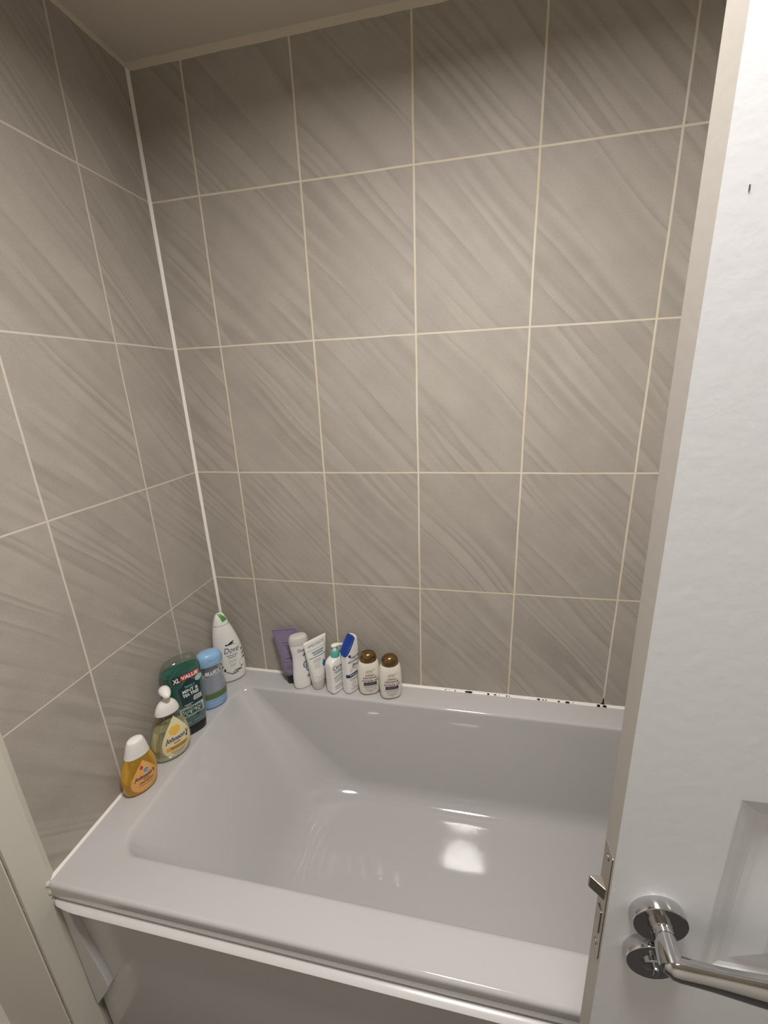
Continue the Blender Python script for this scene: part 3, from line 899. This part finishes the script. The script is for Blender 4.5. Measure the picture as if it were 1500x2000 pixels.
# --- clear bubble-bath bottle with sky blue cap
def b_sky():
    t = empty('bubble_bath_bottle')
    tag(t, 'clear childrens wash bottle with sky blue cap and base, between green and white bottles', 'bottle', 'bottles along the left wall')
    secs = catmull([S(0, .0370, .0245, 2.3), S(.010, .0415, .0275, 2.3), S(.045, .0440, .0290, 2.3), S(.075, .0425, .0282, 2.3), S(.110, .0375, .0250, 2.3), S(.135, .0355, .0240, 2.3), S(.156, .0372, .0252, 2.3)])
    secs = rounded(secs, .005, .0006)
    def mi(c):
        return 1 if c.z < .040 else (2 if c.z < .060 else 0)
    fine = []
    for p, q in zip(secs, secs[1:]): fine += [p, tuple((a+b)/2 for a, b in zip(p, q))]
    fine.append(secs[-1])
    solid('body', fine, [M['clear_grey'], M['sky_print'], M['grass_print']], t, midx=mi)
    wash = [S(s_[0] + (.002 if i_ == 0 else 0), s_[1] - .002, s_[2] - .002, s_[3]) for i_, s_ in enumerate(q for q in secs if q[0] < .118)]
    solid('liquid', wash, M['grey_wash'], t, auto=rad(50))
    cap = catmull([S(.1555, .0385, .0262, 2.3), S(.168, .0390, .0265, 2.3), S(.182, .0368, .0248, 2.3), S(.191, .0300, .0200, 2.2), S(.1955, .0185, .0120, 2.1), S(.1965, .006, .004, 2)])
    cp = rounded(cap, .001, 0)
    solid('cap', cp, M['sky_plastic'], t)
    d = Decal(cp)
    d.arc(.004, .181, .013, .004, PI, 2*PI, .0008, M['slate_ink'])
    d.build(t, 'cap_notch')
    d = Decal(secs)
    for ch, xx, zz, rt in (('B', -.016, .1330, .10), ('L', -.0085, .1338, -.05), ('U', .0000, .1335, .08), ('E', .0090, .1345, -.06), ('Y', .0180, .1350, .12)):
        d.text(ch, xx, zz, M['white_print'], h=.0115, bold=.035, rot=rt)
    d.arc(.004, .1330, .024, .010, PI*1.15, PI*1.85, .0016, M['white_print'])
    d.lines(.004, .0250, (.046,), .004, .0016, M['white_print'])
    d.lines(.004, .0130, (.038,), .004, .0014, M['white_print'])
    d.build(t, 'lettering')
    place(t, .0480, -.1755, rad(50), rad(4))
b_sky()

# --- white body wash in the corner, green flip lid
def b_leaf():
    t = empty('body_wash_bottle')
    tag(t, 'tall white leaf-shaped body wash bottle with green lid, in the wall corner', 'bottle', 'bottles along the left wall')
    def LR(z, l, r, b, n=2.2): return S(z, (r-l)/2, b, n, (r+l)/2)
    secs = catmull([LR(0, -.036, .040, .0200), LR(.012, -.0425, .047, .0245), LR(.050, -.0460, .0510, .0275), LR(.090, -.0470, .0495, .0275), LR(.130, -.0465, .0430, .0260),
                    LR(.170, -.0445, .0320, .0235), LR(.200, -.0410, .0215, .0210), LR(.222, -.0370, .0125, .0185)])
    secs = rounded(secs, .005, .0008)
    solid('body', secs, M['gloss_white'], t)
    cap = catmull([LR(.2215, -.0372, .0128, .0187, 2.4), LR(.236, -.0335, .0080, .0170, 2.4), LR(.250, -.0285, .0030, .0140, 2.4), LR(.258, -.0230, -.0020, .0095, 2.2), LR(.2605, -.0170, -.0070, .0045, 2)])
    solid('cap', cap, M['gloss_white'], t)
    d = Decal(cap)
    d.poly([(-.0205, .2600), (-.0085, .2595), (.0010, .2490), (.0070, .2370), (-.0090, .2345), (-.0125, .2480)], M['green_lid'], 1)
    o = d.build(t, 'flip_lid'); o['label'] = 'green flip lid'
    d = Decal(secs)
    d.k = (1.2, .007, .083, .093)
    # pale panel ringed by dark botanical print
    for k in range(22):
        a = 2*PI*k/22 + .15
        d.ell(.007 + .031*math.cos(a), .083 + .047*math.sin(a), random.uniform(.004, .0075), random.uniform(.0018, .0034), M[('grey_ink', 'deep_green', 'olive_ink', 'ink', 'grey_ink')[k % 5]], 0, a + random.uniform(.4, 1.8), 14)
    d.poly([(-.018, .058), (.030, .058), (.033, .122), (.024, .128), (-.010, .128), (-.019, .122)], M['gloss_white'], 1)
    d.arc(.007, .090, .0265, .0420, -.3, PI + .3, .0006, M['grey_ink'], 1)
    d.poly([(-.002, .1300), (.006, .1365), (.017, .1395), (.012, .1320), (.004, .1285)], M['ink'], 2)
    d.text('Dove', .007, .1130, M['navy'], w=.040, h=.0165, shear=.25, bold=.004)
    d.rect(.007, .1025, .038, .0008, M['grey_ink'], 2)
    d.lines(.007, .0960, (.030, .022), .0062, .0032, M['grey_ink'])
    d.lines(.007, .0810, (.026, .024, .022), .0042, .0010, M['grey_ink'])
    d.lines(.007, .0660, (.018, .014), .0042, .0014, M['grey_ink'])
    d.ell(.034, .0640, .0100, .0115, M['olive_ink'], 2).ell(.034, .0640, .0090, .0105, M['white_print'], 3)
    d.poly([(.002, .040), (.012, .047), (.024, .049), (.016, .042)], M['grey_ink'], 1)
    d.build(t, 'lettering')
    place(t, .0420, -.0565, rad(42), rad(2))
b_leaf()

# --- tubes
def tube_secs(rx, h0, h1, half, n=10, tx=0.0, td=.0009):
    out = []
    for k in range(n + 1):
        t = k/n
        e = sstep(0, 1, t)*.25 + t*.75
        a = rx + (half - rx)*t
        b = rx*(1 - t**1.25) + td
        out.append(S(h0 + (h1-h0)*t, a, b, 2.0 + 1.0*t, tx*t))
    return out

def b_mauve():
    t = empty('lotion_tube')
    tag(t, 'mauve tube standing on a black cap, leftmost on the back rim', 'tube', 'bottles along the back rim')
    secs = [S(.031, .0195, .0195)] + tube_secs(.0245, .034, .187, .0400)
    solid('body', secs + [S(.1965, .0400, .0009, 3.0)], M['mauve'], t)
    cap = rounded([S(0, .0190, .0190), S(.031, .0202, .0202)], .002, .001)
    solid('cap', cap, M['black_plastic'], t)
    d = Decal(secs + [S(.1965, .0400, .0009, 3.0)])
    d.rect(0, .1920, .076, .0016, M['mauve_print'], 1)
    d.lines(.006, .148, (.030, .018, .008), .009, .0020, M['mauve_print'])
    d.lines(.010, .094, (.024,), .006, .0028, M['mauve_print'])
    d.lines(.006, .082, (.036,), .006, .0010, M['mauve_print'])
    d.arc(.004, .064, .008, .008, 0, 2*PI, .0009, M['mauve_print'])
    d.lines(.004, .066, (.010, .012), .005, .0010, M['mauve_print'])
    d.build(t, 'lettering')
    place(t, .2590, -.0330, rad(12), 0, rad(-3), rad(-4.5))
b_mauve()

def b_waist():
    t = empty('conditioner_bottle')
    tag(t, 'white waisted conditioner bottle with pale frosted cap, between the mauve and white tubes', 'bottle', 'bottles along the back rim')
    secs = catmull([S(0, .0265, .0160, 2.3), S(.012, .0288, .0175, 2.3), S(.045, .0290, .0180, 2.3), S(.085, .0262, .0168, 2.3), S(.118, .0250, .0162, 2.3), S(.148, .0285, .0182, 2.3), S(.166, .0305, .0190, 2.3)])
    secs = rounded(secs, .003, .0006)
    solid('body', secs, M['gloss_white'], t)
    cap = catmull([S(.1655, .0312, .0196, 2.3), S(.180, .0308, .0194, 2.3), S(.190, .0280, .0176, 2.3), S(.195, .0225, .0135, 2.2), S(.1965, .010, .006, 2)])
    solid('cap', rounded(cap, .001, 0), M['frost_cap'], t)
    d = Decal(secs)
    d.text('Dove', .005, .1480, M['ink'], w=.026, h=.0110, shear=.25, bold=.004)
    d.poly([(.006, .126), (.012, .134), (.020, .136), (.018, .128), (.012, .122)], M['grey_ink'], 1)
    d.arc(.016, .090, .009, .012, .6, 5.0, .0032, M['slate_ink'])
    d.arc(.013, .092, .004, .006, 0, 2*PI, .0022, M['slate_ink'])
    d.arc(.021, .076, .006, .012, 1.6, 5.6, .0028, M['slate_ink'])
    d.lines(.022, .048, (.014, .014), .0052, .0038, M['slate_ink'])
    d.build(t, 'lettering')
    place(t, .3040, -.0520, rad(32), 0, 0, 0)
b_waist()

def b_white_tube():
    t = empty('cream_tube')
    tag(t, 'white tube with a blue drop, standing on a clear cap beside the conditioner', 'tube', 'bottles along the back rim')
    secs = [S(.026, .0225, .0225)] + tube_secs(.0235, .030, .172, .0425)
    full = secs + [S(.183, .0425, .0009, 3.0)]
    solid('body', full, M['white_plastic'], t)
    cap = rounded([S(0, .0205, .0205), S(.026, .0225, .0225)], .002, .001)
    solid('cap', cap, M['frost_cap'], t)
    d = Decal(full)
    d.text('AMELIORATE', .001, .163, M['grey_ink'], w=.062, h=.0085, bold=.0)
    d.rect(.0, .148, .070, .0011, M['slate_ink'], 1)
    d.lines(.003, .1385, (.046, .038), .0075, .0042, M['slate_ink'])
    d.rect(.0, .1215, .062, .0024, M['slate_ink'], 1)
    d.lines(-.006, .1120, (.026, .030), .006, .0018, M['slate_ink'])
    d.lines(-.008, .0980, (.022, .024, .018, .022), .0046, .0009, M['grey_ink'])
    d.drop(.0185, .078, .103, .014, M['blue_ink'], 1)
    d.lines(.002, .052, (.040,), .006, .0010, M['grey_ink'])
    d.lines(.002, .0440, (.030,), .006, .0014, M['grey_ink'])
    d.lines(.002, .0360, (.034,), .006, .0012, M['grey_ink'])
    d.build(t, 'lettering')
    place(t, .3570, -.0450, rad(55), 0, 0, rad(0.5))
b_white_tube()

# --- white pump bottle with teal collar, label turned to the right
def b_teal():
    t = empty('cleanser_bottle')
    tag(t, 'white cleanser bottle with teal collar and white pump, label turned away', 'pump bottle', 'bottles along the back rim')
    secs = catmull([S(0, .0330, .0185, 5), S(.008, .0345, .0185, 5), S(.060, .0345, .0185, 5), S(.100, .0345, .0185, 5), S(.112, .0325, .0178, 4), S(.120, .0250, .0165, 3), S(.1245, .0160, .0140, 2.2), S(.1255, .0130, .0130, 2)])
    secs = rounded(secs, .003, 0)
    solid('body', secs, M['gloss_white'], t)
    MB().rings(lathe([(.0150, .1240), (.0152, .1260), (.0148, .1440), (.0135, .1455), (.0080, .1458), (.0001, .1458)], 36)).build('collar', M['teal'], t, smooth=True, auto=rad(40))
    ph = empty('pump_head'); ph.parent = t
    MB().rings(lathe([(.0072, .1452), (.0066, .1520), (.0048, .1525), (.0046, .1570)], 24)).build('stem', M['white_plastic'], ph, smooth=True, auto=rad(40))
    a = rad(-22)
    dx, dy = math.cos(a), math.sin(a)
    def P(u, z): return (dx*u, dy*u, z)
    hd = tube([P(-.0105, .1610), P(-.0085, .1612), P(-.003, .1618), P(.004, .1622), P(.012, .1618), P(.018, .1606), P(.025, .1585), P(.029, .1560), P(.030, .1540)],
              [(.0025, .0022), (.0066, .0044), (.0088, .0058), (.0086, .0058), (.0066, .0050), (.0046, .0042), (.0040, .0040), (.0034, .0034), (.0030, .0030)], 24)
    MB().rings(hd).build('spout', M['white_plastic'], ph, smooth=True)
    d = Decal(secs)
    d.text('CeraVe', .0, .0960, M['ink'], w=.056, h=.0150, bold=.0)
    d.lines(.0, .0820, (.050, .040), .0060, .0026, M['slate_ink'])
    d.rect(-.006, .062, .040, .0030, M['teal'], 1, .12)
    d.lines(-.002, .0540, (.046, .040, .044), .0052, .0012, M['grey_ink'])
    d.rect(-.010, .026, .030, .0022, M['slate_ink'], 1, .1)
    d.lines(-.002, .0180, (.046,), .0052, .0016, M['grey_ink'])
    d.build(t, 'lettering')
    place(t, .4230, -.0445, rad(60), 0, 0, 0)
b_teal()

# --- white shampoo with slanted royal blue lid
def b_slant():
    t = empty('hair_wash_bottle')
    tag(t, 'white shampoo bottle with a slanted royal blue lid, beside the teal pump bottle', 'bottle', 'bottles along the back rim')
    secs = catmull([S(0, .0260, .0175, 3.2), S(.012, .0268, .0190, 3.4), S(.060, .0275, .0196, 3.6), S(.120, .0275, .0196, 3.8), S(.165, .0268, .0193, 3.8), S(.188, .0252, .0184, 3.4), S(.196, .0220, .0162, 3.0), S(.198, .0120, .0090, 2.6)])
    secs = rounded(secs, .003, 0)
    p0 = Vector((-.0275, 0, .1380)); p1 = Vector((.0115, 0, .1965))
    dr = (p1 - p0).normalized(); no = Vector((-dr.z, 0, dr.x)); no.normalize()
    def cut(keep_below):
        b = MB().rings([ring(s) for s in secs])
        me = bpy.data.meshes.new('m'); me.from_pydata(b.v, [], b.f)
        bm = bmesh.new(); bm.from_mesh(me); bpy.data.meshes.remove(me)
        g = bm.verts[:] + bm.edges[:] + bm.faces[:]
        r = bmesh.ops.bisect_plane(bm, geom=g, plane_co=p0, plane_no=no, clear_outer=keep_below, clear_inner=not keep_below)
        es = [e for e in bm.edges if e.is_boundary]
        rim = [v.co.copy() for v in {v for e in es for v in e.verts}]
        bmesh.ops.holes_fill(bm, edges=es, sides=0)
        vs = [tuple(v.co) for v in bm.verts]; bm.verts.index_update()
        fs = [[v.index for v in f.verts] for f in bm.faces]
        bm.free()
        return vs, fs, rim
    vs, fs, rim = cut(True)
    obj('body', vs, fs, M['gloss_white'], t, smooth=True, auto=rad(45))
    # lid: a dished oval plate on the slanted cut
    ce = sum(rim, Vector())/len(rim)
    sd = Vector((0, 1, 0))
    rim.sort(key=lambda p: math.atan2((p-ce).dot(sd), (p-ce).dot(dr)))
    R = []
    for k, h in ((1.0, -.001), (1.0, .0022), (.955, .0036), (.90, .0032), (.75, .0020), (.5, .0010), (.2, .0006)):
        R.append([ce + (p-ce)*k + no*h for p in rim])
    MB().rings(R).build('lid', M['royal'], t, smooth=True, auto=rad(60))
    d = Decal(secs)
    d.ell(-.0165, .1405, .0045, .0055, M['navy'], 1, .6)
    d.text('head &', .004, .1330, M['ink'], w=.034, h=.0085, shear=.2, bold=.01)
    d.text('shoulders', .0, .1205, M['ink'], w=.046, h=.0085, shear=.2, bold=.01)
    d.text('2in1', .004, .1040, M['ink'], w=.028, h=.0110, shear=.2, bold=.02)
    d.arc(-.004, .086, .012, .007, .2, 3.6, .0016, M['slate_ink'])
    d.rect(.0, .0700, .056, .0125, M['navy'], 1, .08)
    d.lines(.0, .0700, (.040,), .004, .0026, M['white_print'], 3)
    d.lines(-.002, .0560, (.040, .034), .0050, .0014, M['grey_ink'])
    d.arc(-.004, .034, .006, .009, 0, 2*PI, .0010, M['grey_ink'])
    d.lines(.004, .0180, (.040,), .0046, .0014, M['grey_ink'])
    d.build(t, 'lettering')
    place(t, .4712, -.0440, rad(57), 0, 0, rad(1.0))
b_slant()

# --- two cream bottles with bronze caps
def b_bronze():
    t = empty('coconut_bottle')
    secs = catmull([S(0, .0285, .0180, 2.5), S(.010, .0328, .0215, 2.5), S(.045, .0358, .0238, 2.5), S(.080, .0360, .0238, 2.5), S(.104, .0342, .0226, 2.4), S(.118, .0300, .0200, 2.3), S(.126, .0235, .0175, 2.1), S(.1285, .0200, .0165, 2.0)])
    secs = rounded(secs, .005, 0)
    solid('body', secs, M['cream_plastic'], t)
    cap = catmull([S(.1215, .0272, .0212, 2.1), S(.127, .0271, .0211, 2.1), S(.136, .0260, .0204, 2.1), S(.1440, .0222, .0178, 2.1), S(.1500, .0150, .0122, 2.0), S(.1520, .0050, .0042, 2.0)])
    cp = rounded(cap, .001, 0)
    solid('cap', cp, M['bronze'], t)
    d = Decal(cp)
    d.arc(.002, .1415, .0100, .0055, PI*.95, PI*2.05, .0010, M['brown_ink'])
    d.build(t, 'cap_seam')
    d = Decal(secs)
    d.arc(-.001, .0905, .0105, .0062, 0, 2*PI, .0011, M['olive_ink'], 1)
    d.ell(-.001, .0905, .0100, .0058, M['cream_plastic'], 1)
    d.text('ogx', -.001, .0905, M['olive_ink'], w=.0150, h=.0082, bold=.02)
    d.rect(.0135, .0965, .012, .0012, M['olive_ink'], 1, .35)
    d.lines(.001, .0790, (.030,), .0046, .0026, M['brown_ink'])
    d.text('coconut', .001, .0705, M['brown_ink'], w=.044, h=.0085, bold=.01)
    d.text('miracle oil', .001, .0600, M['brown_ink'], w=.050, h=.0085, bold=.01)
    d.rect(.001, .0470, .042, .0125, M['purple'], 1)
    d.lines(.001, .0490, (.030, .034), .0046, .0014, M['grey_ink'], 3)
    d.lines(.001, .0365, (.050, .038), .0044, .0013, M['grey_ink'])
    d.lines(.001, .0255, (.038, .030), .0044, .0010, M['grey_ink'])
    d.lines(.001, .0165, (.012,), .0044, .0012, M['grey_ink'])
    d.build(t, 'lettering')
    return t
c1 = b_bronze()
tag(c1, 'cream coconut oil bottle with bronze cap, between the blue-lidded bottle and its twin', 'bottle', 'bottles along the back rim')
place(c1, .5330, -.0442, rad(20), 0, 0, 0)
c2 = c1.copy(); C.objects.link(c2)
for ch in list(c1.children):
    k = ch.copy(); C.objects.link(k); k.parent = c2
tag(c2, 'cream coconut oil bottle with bronze cap, rightmost of the bottles on the back rim', 'bottle', 'bottles along the back rim')
bpy.context.view_layer.update()
place(c2, .6050, -.0520, rad(20), 0, 0, 0)
